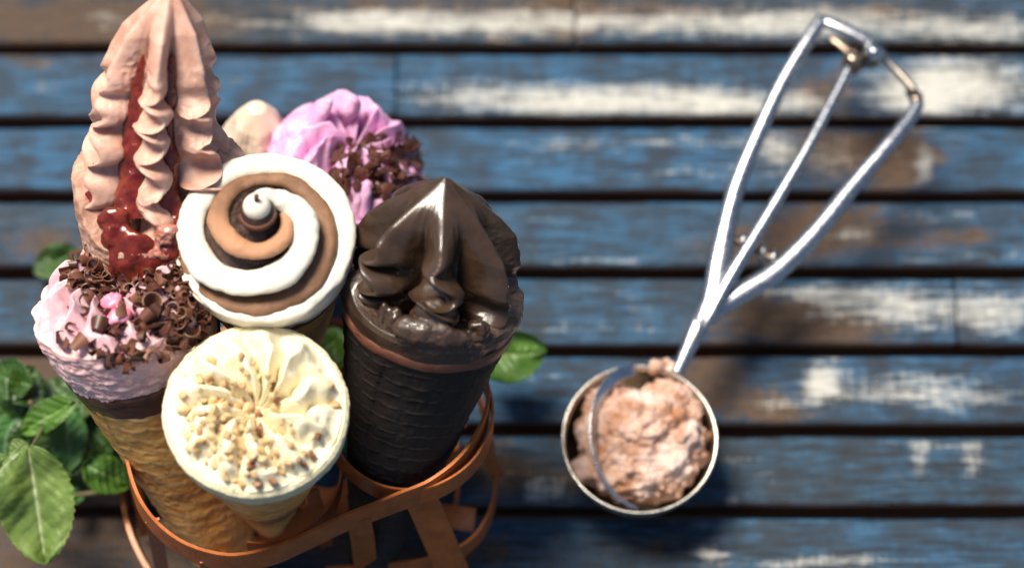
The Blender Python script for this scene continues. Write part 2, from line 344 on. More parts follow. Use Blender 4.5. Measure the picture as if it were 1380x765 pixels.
# ------------------------------------------------------------------ ice cream cones
def frame(px, py, z, t, tip, L):
    """matrix whose origin is the centre of the rim, z towards the ice cream; t = angle between the axis and the line to the eye, tip = picture direction of the point"""
    P = at(px, py, z); v = (cam_pos-P).normalized(); w = right*tip[0] - up*tip[1]; w = (w - v*w.dot(v)).normalized()
    a = v*math.cos(t) - w*math.sin(t); x = (right - a*right.dot(a)).normalized(); y = a.cross(x)
    m = Matrix(((x.x, y.x, a.x, 0), (x.y, y.y, a.y, 0), (x.z, y.z, a.z, 0), (0, 0, 0, 1)))
    Mt = Matrix.Translation(P - a*L) @ m
    return Mt
class Cone:
    def __init__(s, label, px, py, z, tdeg, tip, L, Rr, tipr=.35, group='ice cream cones standing in the copper basket'):
        s.L, s.R, s.tipr = L, Rr, tipr; s.M = frame(px, py, z, R(tdeg), tip, L)
        s.root = thing('ice_cream_cone', label, 'ice cream cone', s.M, group)
        print('cone', label[:30], 'tip at', [round(q, 1) for q in s.M.translation], 'px', [round(float(q)) for q in (project(np.array([s.M.translation]))[0][0], project(np.array([s.M.translation]))[1][0])])
    def part(s, name, V, Fc, mat, smooth=True, attrs=None, parent=None):
        V = np.asarray(V, float).reshape(-1, 3).copy(); V[:, 2] += s.L
        me = mesh(V, Fc, smooth)
        if attrs:
            for k, a in attrs.items(): attr(me, k, a)
        return link(name, me, parent or s.root, M[mat] if isinstance(mat, str) else mat)
    def lathe(s, name, fn, ns, nt, mat, disp=None, attrs=None):
        """fn(TH, Sv) -> P; disp(P, TH, Sv) -> offset along the normal"""
        th = np.arange(nt)*2*PI/nt; sv = np.linspace(0, 1, ns); TH, SV = np.meshgrid(th, sv)
        P = fn(TH, SV); s.last = (TH, SV)
        if disp is not None: P = P + grid_normals(P)*disp(P, TH, SV)[..., None]
        A = {k: f(P, TH, SV) for k, f in attrs.items()} if attrs else None
        return s.part(name, P, grid_faces(ns, nt), mat, True, A)
    def wafer(s, ztop, mat='waffle', seed=1, style='round'):
        def fn(TH, SV):
            z = -s.L + SV*(s.L+ztop); f = (z+s.L)/s.L; r = s.tipr + (s.R-s.tipr)*f
            r = r*smooth01(SV, -.004, .012)**.5
            if style == 'brick':
                row = z/.62 + .25*np.sin(TH*1.0+seed) + TH*.16; ph = (np.floor(row) % 2)*.5; cell = TH*9/PI + ph
                a = np.abs(((row % 1)-.5)*2); b = np.abs(((cell % 1)-.5)*2)
                s.rg = smooth01(a, .80, .97)*(1-smooth01(b, .50, .75))
                r = r + .035*s.rg - .02*smooth01(b, .85, 1)
            else:
                u = TH*7/PI*1.0; row = z/.62 + TH*.30
                ph = (np.floor(row) % 2)*.5; a = (row % 1); b = np.abs((((u+ph) % 1)-.5)*2)
                s.rg = np.exp(-((a-.5-.28*b*b)/.16)**2)*(1-.4*smooth01(b, .75, 1))
                r = r + .024*s.rg*(.6+.5*noise(np.stack([np.cos(TH)*2, np.sin(TH)*2, z], -1), .9, seed)) - .012*smooth01(b, .85, 1)
            seam = np.abs(((TH+2.0 - z*.03) % (2*PI)) - PI) ; r = r + .07*smooth01((TH+2.0-z*.05) % (2*PI)/(2*PI), .0, .995)*.6
            P = np.stack([r*np.cos(TH), r*np.sin(TH), z], -1)
            return P
        return s.lathe('wafer_cone', fn, 230, 260, mat, lambda P, TH, SV: .03*fbm(P, 1.3, 3, seed) + .010*fbm(P, 6, 2, seed+2), {'ridge': lambda P, TH, SV: s.rg*(.5+.3*noise(P, 1.5, seed+7))})
    def ring(s, name, z0, z1, off, mat, edge=.05, seed=3, rough=.012):
        """a closed band around the cone between two heights"""
        def fn(TH, SV):
            Q = np.stack([np.cos(TH)*2, np.sin(TH)*2, 0*TH], -1)
            e0 = z0 + edge*fbm(Q, 1.2, 3, seed); e1 = z1 + edge*.5*fbm(Q, 1.3, 2, seed+4)
            k = np.clip((SV-.12)/.76, 0, 1); z = e0+(e1-e0)*k
            o = off*np.sin(np.clip(k, 0.0, 1)*PI)**.35 - .12*(smooth01(SV, .12, 0) + smooth01(SV, .88, 1))
            r = s.tipr + (s.R-s.tipr)*((z+s.L)/s.L) + o
            return np.stack([r*np.cos(TH), r*np.sin(TH), z], -1)
        return s.lathe(name, fn, 26, 200, mat, lambda P, TH, SV: rough*fbm(P, 2.5, 3, seed+1))

def ribs_phi(TH, angs):
    """signed offset to the nearest rib, -1..1 at the valley, and the rib's index"""
    a = np.sort(np.array([(R(x)) % (2*PI) for x in angs])); order = np.argsort([(R(x)) % (2*PI) for x in angs])
    t = TH % (2*PI); best = np.full(TH.shape, 9.); idx = np.zeros(TH.shape, int); n = len(a)
    for i in range(n):
        d = (t-a[i]+PI) % (2*PI) - PI
        gp = (a[(i+1) % n]-a[i]) % (2*PI)/2; gm_ = (a[i]-a[i-1]) % (2*PI)/2
        ph = np.where(d > 0, d/gp, d/gm_); sel = np.abs(ph) <= 1.0001
        take = sel & (np.abs(ph) < np.abs(best)); best = np.where(take, ph, best); idx = np.where(take, order[i], idx)
    return best, idx

def soft_peak(cone, name, mat, prof, angs, ruffle, valley, p=1.25, rnd=.10, ns=260, nt=620, bend=(0, 0), seed=1, micro=.012, lean=None, attrs=None):
    """piped star-nozzle peak: prof = [(s, r, z)], crests at angs, ruffle[i] = (start, amplitude, frequency, phase)"""
    ps = np.array(prof)
    def fn(TH, SV):
        ph, idx = ribs_phi(TH, angs); rc = np.interp(SV, ps[:, 0], ps[:, 1]); z = np.interp(SV, ps[:, 0], ps[:, 2])
        a = np.sqrt(ph*ph + rnd*rnd) - rnd; a = a/(math.sqrt(1+rnd*rnd)-rnd); c = (1-np.clip(a, 0, 1))**p
        rv = rc*(1-valley(SV)); r = rv + (rc-rv)*c
        dz = -.0*c
        T = np.stack([-np.sin(TH), np.cos(TH), 0*TH], -1); Rd = np.stack([np.cos(TH), np.sin(TH), 0*TH], -1)
        P = np.stack([r*np.cos(TH), r*np.sin(TH), z+dz], -1)
        r0 = np.array([x[0] for x in ruffle]); am = np.array([x[1] for x in ruffle]); fr = np.array([x[2] for x in ruffle]); pz = np.array([x[3] for x in ruffle])
        env = smooth01(SV, r0[idx], r0[idx]+.28)*am[idx]
        q = 2*PI*fr[idx]*(SV + .35*SV*SV) + pz[idx] + 1.5*noise(P, .55, seed+21); cw = smooth01(c, .02, .75)
        jit = 1 + .55*noise(P, .7, seed+3)
        P = P + T*(env*cw*np.sin(q)*jit)[..., None] + Rd*(env*cw*.30*np.cos(2*q))[..., None]
        P[..., 2] += env*cw*.30*np.cos(q+.6)*jit
        P[..., 0] += bend[0]*(1-SV)**2; P[..., 1] += bend[1]*(1-SV)**2
        # fine nozzle lines that run along the crests
        P = P + Rd*(.018*np.sin(ph*17)*smooth01(SV, .08, .3)*(1-c))[..., None]
        P = P + Rd*(.05*noise(P, 1.1, seed))[..., None]
        return P
    return cone.lathe(name, fn, ns, nt, mat, lambda P, TH, SV: (micro*fbm(P, 5, 3, seed+8) - micro*5*smooth01(noise(P, .8, seed+31), .25, .6)*np.abs(noise(P, 4.5, seed+33)))*smooth01(SV, .15, .4), attrs)

def piped_top(cone, name, mat, Rt, nrib, swirl, hprof, vdepth, wall, seed=1, p=1.1, rnd=.16, ns=220, nt=560, lateral=.1, wob=.05, rough_wall=.04, bulge=.05, phase=0.):
    """rosette: ribs run from the hollow centre to the rim, then the outer wall goes down to z = -wall"""
    hp = np.array(hprof)
    def fn(TH, SV):
        k = np.clip(SV/.74, 0, 1); w = np.clip((SV-.74)/.26, 0, 1)
        x = k*Rt; Q = np.stack([np.cos(TH)*k*2.4, np.sin(TH)*k*2.4, 0*TH+seed], -1)
        t = TH + swirl*(1-k)**1.3 + wob*fbm(Q, .9, 3, seed)*1.5 + phase
        ph = ((t*nrib/(2*PI)) % 1 - .5)*2; ib = np.floor(t*nrib/(2*PI)); a = np.sqrt(ph*ph+rnd*rnd)-rnd; a = a/(math.sqrt(1+rnd*rnd)-rnd)
        c = (1-np.clip(a, 0, 1))**p; jig = .75+.5*((np.sin(ib*12.9898+seed)*43758.5453) % 1)
        jig = np.interp(np.abs(ph), [0, 1], [1, 0])*(jig-1)+1
        h = np.interp(k, hp[:, 0], hp[:, 1]); vd = vdepth*np.sin(np.clip(k, .03, 1)**.8*PI*.93)**.7
        z = h + vd*(c*jig-.55)*smooth01(k, .02, .2)
        z = z + .10*noise(Q, 1.3, seed+2)*smooth01(k, 0, .3)
        edge = smooth01(k, .86, 1.0); zr = hp[-1, 1]; z = z*(1-edge)+(zr + vd*.35*(c-.5))*edge
        rr = x + lateral*c*smooth01(k, .5, .95)*1.0 + .05*noise(Q, 1.2, seed+9)*k
        rl = s_r(-wall*w) ; rw = np.where(SV > .74, (rr*(1-w)+(rl)*w) + bulge*np.sin(w*PI) , rr)
        z = np.where(SV > .74, z*(1-w)**1.2 - wall*w, z)
        cz = .12*np.sin(PI*smooth01(SV, .66, .82)); rw = rw + cz*.35
        return np.stack([rw*np.cos(TH), rw*np.sin(TH), z], -1)
    def s_r(z): return cone.tipr + (cone.R-cone.tipr)*((z+cone.L)/cone.L) + .03
    return cone.lathe(name, fn, ns, nt, mat, lambda P, TH, SV: (.010*fbm(P, 4, 3, seed+1) + smooth01(SV, .70, .8)*rough_wall*(fbm(P*np.array([1, 1, 2.2]), 2.2, 4, seed+5) + .6*np.abs(noise(P, 6, seed+6)))))

def bvh_of(objs):
    bpy.context.view_layer.update()
    V = []; Fc = []; o = 0
    for ob in objs:
        Mw = ob.matrix_world
        n = len(ob.data.vertices); co = np.empty(n*3); ob.data.vertices.foreach_get('co', co); co = co.reshape(-1, 3)
        m = np.array(Mw); co = co @ m[:3, :3].T + m[:3, 3]; V += [tuple(c) for c in co]
        Fc += [[i+o for i in p.vertices] for p in ob.data.polygons]; o += n
    return BVHTree.FromPolygons(V, Fc)
def drop(bvh, px, py):
    d = ray(px, py).normalized(); return bvh.ray_cast(cam_pos, d)[:2]

rng = random.Random(7)
def curl_mesh(seed):
    r = random.Random(seed); n = 9; turn = r.uniform(.85, 1.5)*PI; r0 = r.uniform(.12, .17); r1 = r0*r.uniform(1.0, 1.9); ln = r.uniform(.26, .42); th = .028
    V = []
    for side in (0, 1):
        for i in range(n+1):
            a = -turn/2 + turn*i/n; sp = 1-.28*abs(i/n-.5)
            for e in (0, 1):
                rr = (r0, r1)[e]*sp + (th if side else 0)
                V.append((rr*math.cos(a), rr*math.sin(a), (e-.5)*ln*(1+.25*math.cos(a*1.3+seed))))
    Fc = []; m_ = (n+1)*2
    for i in range(n):
        a = 2*i; Fc.append((a, a+1, a+3, a+2)); Fc.append((m_+a, m_+a+2, m_+a+3, m_+a+1))
        Fc.append((a, a+2, m_+a+2, m_+a)); Fc.append((a+1, m_+a+1, m_+a+3, a+3))
    Fc += [(0, m_, m_+1, 1), (2*n, 2*n+1, m_+2*n+1, m_+2*n)]
    me = mesh(V, Fc, True); me.materials.append(M[('curl', 'curl_light', 'curl', 'curl_dark')[seed % 4]])
    try: me.set_sharp_from_angle(angle=R(50))
    except Exception: pass
    return me
def chunk_mesh(seed, sx, sy, sz, mat, npt=11):
    r = random.Random(seed); bm = bmesh.new()
    for i in range(npt):
        v = Vector((r.gauss(0, 1), r.gauss(0, 1), r.gauss(0, 1))).normalized()*r.uniform(.8, 1); bm.verts.new((v.x*sx, v.y*sy, v.z*sz))
    ret = bmesh.ops.convex_hull(bm, input=bm.verts)
    bmesh.ops.delete(bm, geom=[g_ for g_ in ret['geom_interior'] if isinstance(g_, bmesh.types.BMVert)], context='VERTS')
    bmesh.ops.bevel(bm, geom=list(bm.edges), offset=min(sx, sy, sz)*.13, segments=1, affect='EDGES')
    me = bpy.data.meshes.new('chunk'); bm.to_mesh(me); bm.free(); me.materials.append(M[mat]); return me
CURLS = [curl_mesh(i) for i in range(14)]
def scatter(root, bvh, name, meshes, spots, lift=(0, .1), sc=(.8, 1.2), flat=False):
    inv = root.matrix_world.inverted()
    for (px, py, l) in spots:
        loc, nor = drop(bvh, px, py)
        if loc is None: continue
        o = bpy.data.objects.new(name, rng.choice(meshes)); C.objects.link(o); o.parent = root
        if flat: q = nor.to_track_quat('Z', 'Y').to_matrix().to_4x4() @ Matrix.Rotation(rng.uniform(0, 2*PI), 4, 'Z') @ Matrix.Rotation(rng.gauss(0, .5), 4, 'X')
        else: q = Matrix.Rotation(rng.uniform(0, 2*PI), 4, 'Z') @ Matrix.Rotation(rng.uniform(0, PI), 4, 'X') @ Matrix.Rotation(rng.uniform(0, 2*PI), 4, 'Z')
        s_ = rng.uniform(*sc); o.matrix_parent_inverse = Matrix.Identity(4)
        o.matrix_local = inv @ Matrix.Translation(loc + nor*(lift[0]+(lift[1]-lift[0])*rng.random()+l)) @ q @ Matrix.Scale(s_, 4)

bpy.context.view_layer.update()

# ---- cone with the tall brown pink peak and cherry syrup
A = Cone('tall pinkish brown piped peak with dark cherry syrup running down it', 214, 268, 13.2, 60, (0.12, .99), 11.0, 2.75)
A.wafer(-1.9, seed=4)
A.ring('chocolate_band', -2.5, -1.8, .07, 'choc_band_light', seed=8)
def a_body(TH, SV):
    z = (.1 + 1.5*smooth01(-np.sin(TH), .85, .3))*(1-SV) - SV*2.35; r = 3.0 - .33*SV - .9*smooth01(SV, .12, 0) ; r = r*smooth01(SV, -.02, .03)**.0
    r = r + .12*np.sin(3*TH+1)*(1-SV)
    return np.stack([r*np.cos(TH), r*np.sin(TH), z + .25*noise(np.stack([np.cos(TH)*2, np.sin(TH)*2, 0*TH], -1), 1.2, 3)*(1-SV)], -1)
A.lathe('ice_cream_body', a_body, 120, 420, 'choc_ice_rough', lambda P, TH, SV: .07*fbm(P, 1.6, 5, 12, .55) + .05*np.abs(noise(P, 4, 5)))
angA = [-85, -147, -30, 166, 18, 60, 98, 132]
profA = [(0, .02, 8.05), (.03, .22, 7.95), (.08, .62, 7.5), (.2, 1.38, 6.6), (.35, 1.92, 5.3), (.5, 2.15, 4.2), (.65, 2.25, 3.1), (.8, 2.55, 1.6), (.92, 2.8, .2), (1, 2.75, -.9)]
rufA = [(.28, .44, 5.2, .4), (.24, .34, 4.4, 2.2), (.34, .38, 4.8, 4.0), (.2, .3, 3.0, 1), (.24, .32, 3.1, 3), (.4, .25, 4, 0), (.4, .25, 4, 2), (.4, .25, 4, 5)]
soft_peak(A, 'piped_peak', 'choc_ice', profA, angA, rufA, lambda s: .14+.44*smooth01(s, .02, .3), p=1.5, rnd=.20, seed=5, bend=(1.25, 0), micro=.014)
# syrup: streams in the two front grooves and a pool with a sheen at the foot
def polar(c, lst): return [(r*math.cos(R(a)), r*math.sin(R(a)), z) for a, r, z in lst]
def blob_mesh(parts, vox=.06, sm=4):
    V, Fc = join(parts); me = mesh(V, Fc); o = bpy.data.objects.new('tmp', me); C.objects.link(o)
    m1 = o.modifiers.new('r', 'REMESH'); m1.mode = 'VOXEL'; m1.voxel_size = vox
    m2 = o.modifiers.new('s', 'SMOOTH'); m2.iterations = sm; m2.factor = .6
    bpy.context.view_layer.update(); dg = bpy.context.evaluated_depsgraph_get(); ev = o.evaluated_get(dg); m3 = bpy.data.meshes.new_from_object(ev)
    co = np.empty(len(m3.vertices)*3); m3.vertices.foreach_get('co', co); nn = np.empty(len(co)); m3.vertex_normals.foreach_get('vector', nn)
    polys = [tuple(p.vertices) for p in m3.polygons]; bpy.data.objects.remove(o); bpy.data.meshes.remove(m3)
    return co.reshape(-1, 3), nn.reshape(-1, 3), polys
def ball(c, r, n=14):
    u = np.linspace(0, PI, n); P = [(c[0]+r[0]*math.sin(a)*math.cos(b), c[1]+r[1]*math.sin(a)*math.sin(b), c[2]+r[2]*math.cos(a)) for a in u for b in np.arange(2*n)*PI/n]
    return np.array(P), [tuple(f) for f in grid_faces(n, 2*n)]
streams = []
for lst, w in (([(-117, 1.0, 6.1), (-117, 1.12, 5.2), (-117, 1.2, 4.2), (-117, 1.33, 3.2), (-116, 1.55, 2.1), (-112, 1.85, 1.1), (-108, 2.2, .4)], (.12, .24, .34, .42, .5, .58, .6)),
               ([(-58, .88, 5.9), (-57, 1.0, 5.0), (-57, 1.1, 4.0), (-58, 1.25, 3.0), (-60, 1.5, 1.9), (-70, 1.85, 1.0), (-72, 2.3, .3)], (.09, .17, .24, .26, .30, .44, .5)),
               ([(-14, 1.2, 4.9), (-14, 1.4, 3.9), (-13, 1.6, 3.1)], (.06, .14, .06)),
               ([(-150, 1.9, 1.9), (-148, 2.3, 1.2), (-146, 2.6, .6)], (.1, .3, .3))):
    pth = spline(polar(None, lst), 40); sl = np.interp(pth[:, 2], [-.9, .2, 1.6, 3.1, 4.2, 5.3, 6.6, 7.5, 8.05], [1, .92, .8, .65, .5, .35, .2, .08, 0]); pth[:, 0] += 1.25*(1-sl)**2; wd = np.interp(np.linspace(0, 1, 40), np.linspace(0, 1, len(w)), w)
    rad = pth.copy(); rad[:, 2] = 0; rad /= np.linalg.norm(rad, axis=1, keepdims=True)
    streams.append(sweep(pth, wd*1.1, wd*.42, 14, rad))
for a, z, sx in ((-118, .5, .5), (-112, -.1, .6), (-106, -.7, .62), (-98, -.2, .55), (-100, -1.2, .5), (-90, -1.0, .6), (-80, -.7, .5), (-72, -.1, .6), (-66, -.8, .55), (-60, .2, .55), (-56, -.6, .5), (-78, -1.4, .5), (-114, -1.2, .4), (-148, .9, .3), (-50, .5, .4)):
    rr = np.interp(z, [-2, -.5, .3, .9], [2.72, 2.86, 2.62, 2.45]); streams.append(ball((rr*math.cos(R(a)), rr*math.sin(R(a)), z), (sx*1.1, sx*.36, sx)))
co, nn, polys = blob_mesh(streams, .06, 16); co = co + nn*(.13*fbm(co, .9, 4, 4))[:, None]
A.part('syrup', co, polys, 'syrup')
lumps = [ball((2.85*math.cos(R(a)), 2.85*math.sin(R(a)), z), (w_, w_*.8, w_)) for a, z, w_ in ((-80, .25, .42), (-66, .05, .36), (-86, -.35, .36), (-72, -.5, .34), (-60, -.5, .3))]
co, nn, polys = blob_mesh(lumps, .06, 8); co = co + nn*(.17*fbm(co, 2.0, 4, 4, .6))[:, None]
A.part('cherry_ripple', co, polys, food('red_rippled_ice_cream', (.36, .09, .06), (.55, .26, .19), .4, .3, (1, .3, .2), (8, .5, .05), (30, .4, .02), 2, .5, .4))

# ---- swirl cone
B = Cone('white and brown spiral of cream with a tiny chocolate stick in its centre', 356, 322, 14.6, 26, (.22, .97), 13.0, 3.0)
B.wafer(-1.55, seed=9)
B.ring('chocolate_band', -1.9, -1.2, .08, 'band', .12, seed=2, rough=.03)
def b_disc(TH, SV):
    k = np.clip(SV/.7, 0, 1); w = np.clip((SV-.7)/.3, 0, 1)
    r = np.where(SV < .7, k*2.75, 2.75 + .22*np.sin(np.clip(w*1.3, 0, 1)*PI/2) - .18*w); z = np.where(SV < .7, 2.0*(1-k)**1.05 - .12, -.12 - 1.35*w)
    return np.stack([r*np.cos(TH), r*np.sin(TH), z], -1)
def b_core(TH, SV):
    P = b_disc(TH, np.clip(SV, 0, 1)*.66); return P
B.lathe('chocolate_filling', b_core, 90, 240, 'dark_fill', lambda P, TH, SV: .03*fbm(P, 5, 3, 3)+.05)
def b_wall(TH, SV):
    a = SV*PI*1.0; r = np.interp(SV, [0, .2, .4, .7, 1], [2.35, 2.72, 3.04, 3.0, 2.80]); z = np.interp(SV, [0, .2, .4, .7, 1], [-.35, .0, -.18, -.8, -1.45])
    return np.stack([r*np.cos(TH), r*np.sin(TH), z + .05*np.sin(5*TH)*SV + .08*noise(np.stack([np.cos(TH)*3, np.sin(TH)*3, 0*TH], -1), 1, 7)*SV], -1)
B.lathe('cream_wall', b_wall, 90, 400, 'white_rough', lambda P, TH, SV: .035*fbm(P*np.array([1, 1, .6]), 1.8, 4, 12))
Rb = 3.0
def spiral(keys, n=420):
    """keys: (clockwise turns from picture right in units of pi, radius share, height, half width, half height)"""
    K = np.array(keys); q = np.linspace(K[0, 0], K[-1, 0], n)
    f = lambda c: np.interp(q, K[:, 0], K[:, c])
    def sm(a):
        for _ in range(10): a = np.concatenate([[a[0]], (a[:-2]+a[1:-1]*2+a[2:])/4, [a[-1]]])
        return a
    r = sm(f(1))*Rb; z = sm(f(2)); w = sm(f(3))*Rb*1.06; h = sm(f(4))*.86; a = -q*PI
    return np.stack([r*np.cos(a), r*np.sin(a), z], -1), w, h
def swirl(name, keys, mat, seed, amp=.055, micro=.008):
    p, w, h = spiral(keys); V, Fc = sweep(p, w, h, 40); n = len(p)
    G = V[:n*40].reshape(n, 40, 3); c = p[:, None]; d = G-c; l = np.linalg.norm(d, axis=-1, keepdims=True)
    G = G + d/np.maximum(l, 1e-6)*(amp*fbm(G, .9, 3, seed) + .018*fbm(G, 3, 3, seed+13) + micro*fbm(G, 6, 2, seed+3))[..., None]
    return B.part(name, G.reshape(-1, 3), Fc, mat)
swirl('white_swirl', [(-.62, .08, 2.35, .05, .12), (-.45, .14, 2.25, .09, .2), (-.2, .31, 1.85, .12, .27), (0, .465, 1.5, .145, .33), (.25, .60, 1.18, .155, .35), (.5, .67, .96, .158, .35), (.75, .745, .72, .155, .35), (1, .80, .5, .16, .36), (1.25, .865, .36, .14, .34), (1.5, .885, .30, .125, .31), (1.75, .90, .26, .125, .30), (2, .915, .20, .12, .28), (2.2, .93, .14, .11, .27), (2.4, .945, .06, .105, .27), (2.6, .94, .0, .10, .26), (2.8, .90, -.02, .10, .22), (2.95, .90, -.08, .04, .1)], 'white', 3)
cs_ = swirl('cocoa_swirl', [(-.06, .27, 1.7, .06, .14), (.15, .335, 1.62, .085, .21), (.4, .375, 1.54, .10, .26), (.65, .395, 1.5, .112, .27), (.85, .415, 1.45, .12, .28), (1.0, .45, 1.36, .12, .27), (1.25, .53, 1.14, .10, .25), (1.5, .61, .88, .075, .22), (1.75, .65, .74, .095, .25), (2.0, .71, .58, .11, .28), (2.2, .77, .40, .13, .30), (2.4, .81, .30, .14, .28), (2.6, .85, .18, .12, .24), (2.8, .87, .02, .08, .16), (2.95, .93, -.06, .03, .08)], 'cocoa', 8)
qv = np.repeat(np.linspace(-.06, 2.95, 420), 40); cov = np.empty(len(cs_.data.vertices)*3); cs_.data.vertices.foreach_get('co', cov); cov = cov.reshape(-1, 3)
attr(cs_.data, 'pale', smooth01(qv + .12*noise(cov, 1.5, 3), 1.25, .75))
B.part('cream_tip', *ball((0, 0, 2.5), (.46, .46, .40), 20), 'white')
B.part('chocolate_drip', *ball((0, -.05, 2.05), (.62, .62, .5), 20), 'dark_fill')
bd = []
for i in range(15):
    a = R(-165+i*11); bd.append(ball((.57*math.cos(a), .57*math.sin(a)-.05, 2.2), (.075, .075, .065), 8))
for i in range(34):
    a = R(-175+i*5.2+rng.uniform(-1, 1)); bd.append(ball((1.36*math.cos(a)*(1+.1*math.sin(i*.7)), 1.36*math.sin(a), 1.05), (.035, .035, .03), 6))
V, Fc = join(bd); o = B.part('chocolate_bead', V, Fc, 'choc_band_light'); o['kind'] = 'stuff'
B.part('chocolate_stick', *sweep([(0.02, .0, 2.75), (.03, .03, 2.95), (.05, .07, 3.15)], .09, None, 8), 'curl', True)

# ---- pink cone with chocolate curls
Cc = Cone('pink ice cream heaped with dark chocolate curls above a golden wafer cone', 167, 411, 12.8, 53, (.38, .92), 14.5, 3.0, .85)
Cc.wafer(-2.35, seed=3)
Cc.ring('chocolate_band', -2.95, -1.95, .08, 'band', .10, seed=5, rough=.02)
Cc.ring('chocolate_lip', -2.25, -1.75, .13, 'band', .14, seed=15, rough=.02)
pt = piped_top(Cc, 'ice_cream_body', 'pink', 2.95, 13, .9, [(0, .35), (.15, .45), (.4, .95), (.7, 1.0), (.9, .62), (1, .35)], .75, 1.95, seed=4, p=.85, rnd=.10, lateral=.14, wob=.16, rough_wall=.055)
pt.data.materials.append(M['pink_top'])
mi = np.zeros(len(pt.data.polygons), dtype=np.int32); mi[:int(len(mi)*.70)] = 1; pt.data.polygons.foreach_set('material_index', mi)
bv = bvh_of([pt])
spots = []
def inell(px, py, cx, cy, rx, ry): return ((px-cx)/rx)**2+((py-cy)/ry)**2 < 1
tries = 0
while len(spots) < 288 and tries < 6000:
    tries += 1; px = rng.uniform(78, 286); py = rng.uniform(318, 520)
    if not inell(px, py, 182, 402, 102, 86): continue
    if inell(px, py, 158, 415, 30, 20) or inell(px, py, 222, 398, 12, 10): 
        if rng.random() < .93: continue
    if py > 416 + (px-150)*.55 and px < 250:                 # piped folds show through at lower left
        if rng.random() < .9 : continue
    if inell(px, py, 208, 338, 12, 14) and rng.random() < .7: continue
    if any((px-a)**2+(py-b)**2 < 27 for a, b, _ in spots): continue
    spots.append((px, py, rng.choice((0, 0, .12, .25))))
spots += [(x, y, .04) for x, y in ((84, 452), (97, 463), (112, 462), (94, 440), (154, 484), (168, 480), (160, 474), (150, 488), (216, 478), (199, 474), (190, 468))]
scatter(Cc.root, bv, 'chocolate_curl', CURLS, spots, (.02, .14), (.85, 1.4))
jam = []
for px, py, r_ in ((148, 402, .42), (160, 410, .5), (174, 416, .42), (140, 424, .34), (158, 426, .34)):
    loc, nor = drop(bv, px, py)
    if loc is None: print('MISS', px, py); continue
    l = Cc.M.inverted() @ loc; jam.append(ball((l.x, l.y, l.z-Cc.L-.06), (r_*1.15, r_*.9, r_*.38)))
co, nn, polys = blob_mesh(jam, .06, 12); co = co + nn*(.16*fbm(co, 1.6, 4, 4))[:, None]
Cc.part('berry_jam', co, polys, 'berry')

# ---- dark cone
D = Cone('dark chocolate soft ice piped into a ruffled peak on a black wafer cone', 584, 392, 12.9, 54, (-.22, .97), 13.0, 3.1, .7)
D.wafer(-.75, 'waffle_dark', seed=6, style='brick')
D.ring('chocolate_band', -1.25, -.72, .10, 'choc_band_light', .05, seed=5)
def d_collar(TH, SV):
    r = np.interp(SV, [0, .3, .45, .7, 1], [1.7, 2.65, 3.1, 3.12, 2.98]); z = np.interp(SV, [0, .3, .45, .7, 1], [.0, .15, .05, -.25, -.85])
    n_ = noise(np.stack([np.cos(TH)*3, np.sin(TH)*3, 0*TH], -1), 1.1, 21)
    bigr = .45*np.exp(-(((TH+PI*.93+PI) % (2*PI)-PI)/.3)**2)
    return np.stack([r*np.cos(TH), r*np.sin(TH), z + (.16*n_ + bigr)*smooth01(SV, .75, .35)], -1)
D.lathe('broken_ice_rim', d_collar, 130, 460, 'ganache_rough', lambda P, TH, SV: (.085*fbm(P, .9, 5, 31, .5) + .02*np.abs(noise(P, 3, 5)))*(.25+.75*smooth01(noise(P, .55, 77), -.2, .35)))
angD = [-90, -148, -34, 168, 12, 50, 90, 130]
profD = [(0, .02, 4.65), (.04, .25, 4.52), (.15, 1.1, 3.85), (.3, 2.0, 3.1), (.42, 2.6, 2.45), (.55, 2.88, 1.7), (.7, 2.95, 1.0), (.85, 2.9, .3), (1, 2.6, -.5)]
rufD = [(.28, .48, 3.5, .2), (.34, .42, 3.2, 2.4), (.5, .25, 1.7, 4), (.5, .3, 2.6, 1), (.5, .16, 2, 3), (.5, .2, 2, 0), (.5, .25, 2, 2), (.5, .25, 2, 5)]
soft_peak(D, 'piped_peak', 'ganache', profD, angD, rufD, lambda s: .05+.55*smooth01(s, .03, .5), p=1.7, rnd=.17, seed=11, bend=(-.45, 0), micro=.006)
ch = [ball((-.1, -2.95, .38), (1.25, .42, .5)), ball((.5, -2.88, .3), (.95, .42, .48)), ball((-.75, -2.8, .3), (.65, .45, .48)), ball((0, -2.5, .95), (.72, .4, .55))]
co, nn, polys = blob_mesh(ch, .055, 8); co = co + nn*(.09*fbm(co, 1.1, 5, 14, .55) + .05*np.abs(noise(co, 3.2, 5)))[:, None]
D.part('ice_chunk', co, polys, 'ganache_rough')
for k, ch in enumerate(([ball((-1.3, -2.4, .3), (.32, .35, .6)), ball((-1.65, -2.2, .3), (.3, .3, .5)), ball((-1.45, -2.4, -.2), (.22, .25, .4))], [ball((1.5, -2.3, .35), (.38, .3, .5)), ball((1.2, -2.5, .1), (.2, .2, .3))])):
    co, nn, polys = blob_mesh(ch, .055, 1); co = co + nn*(.10*fbm(co, 2.2, 4, 24, .55))[:, None]
    D.part('ice_drip', co, polys, 'ganache')

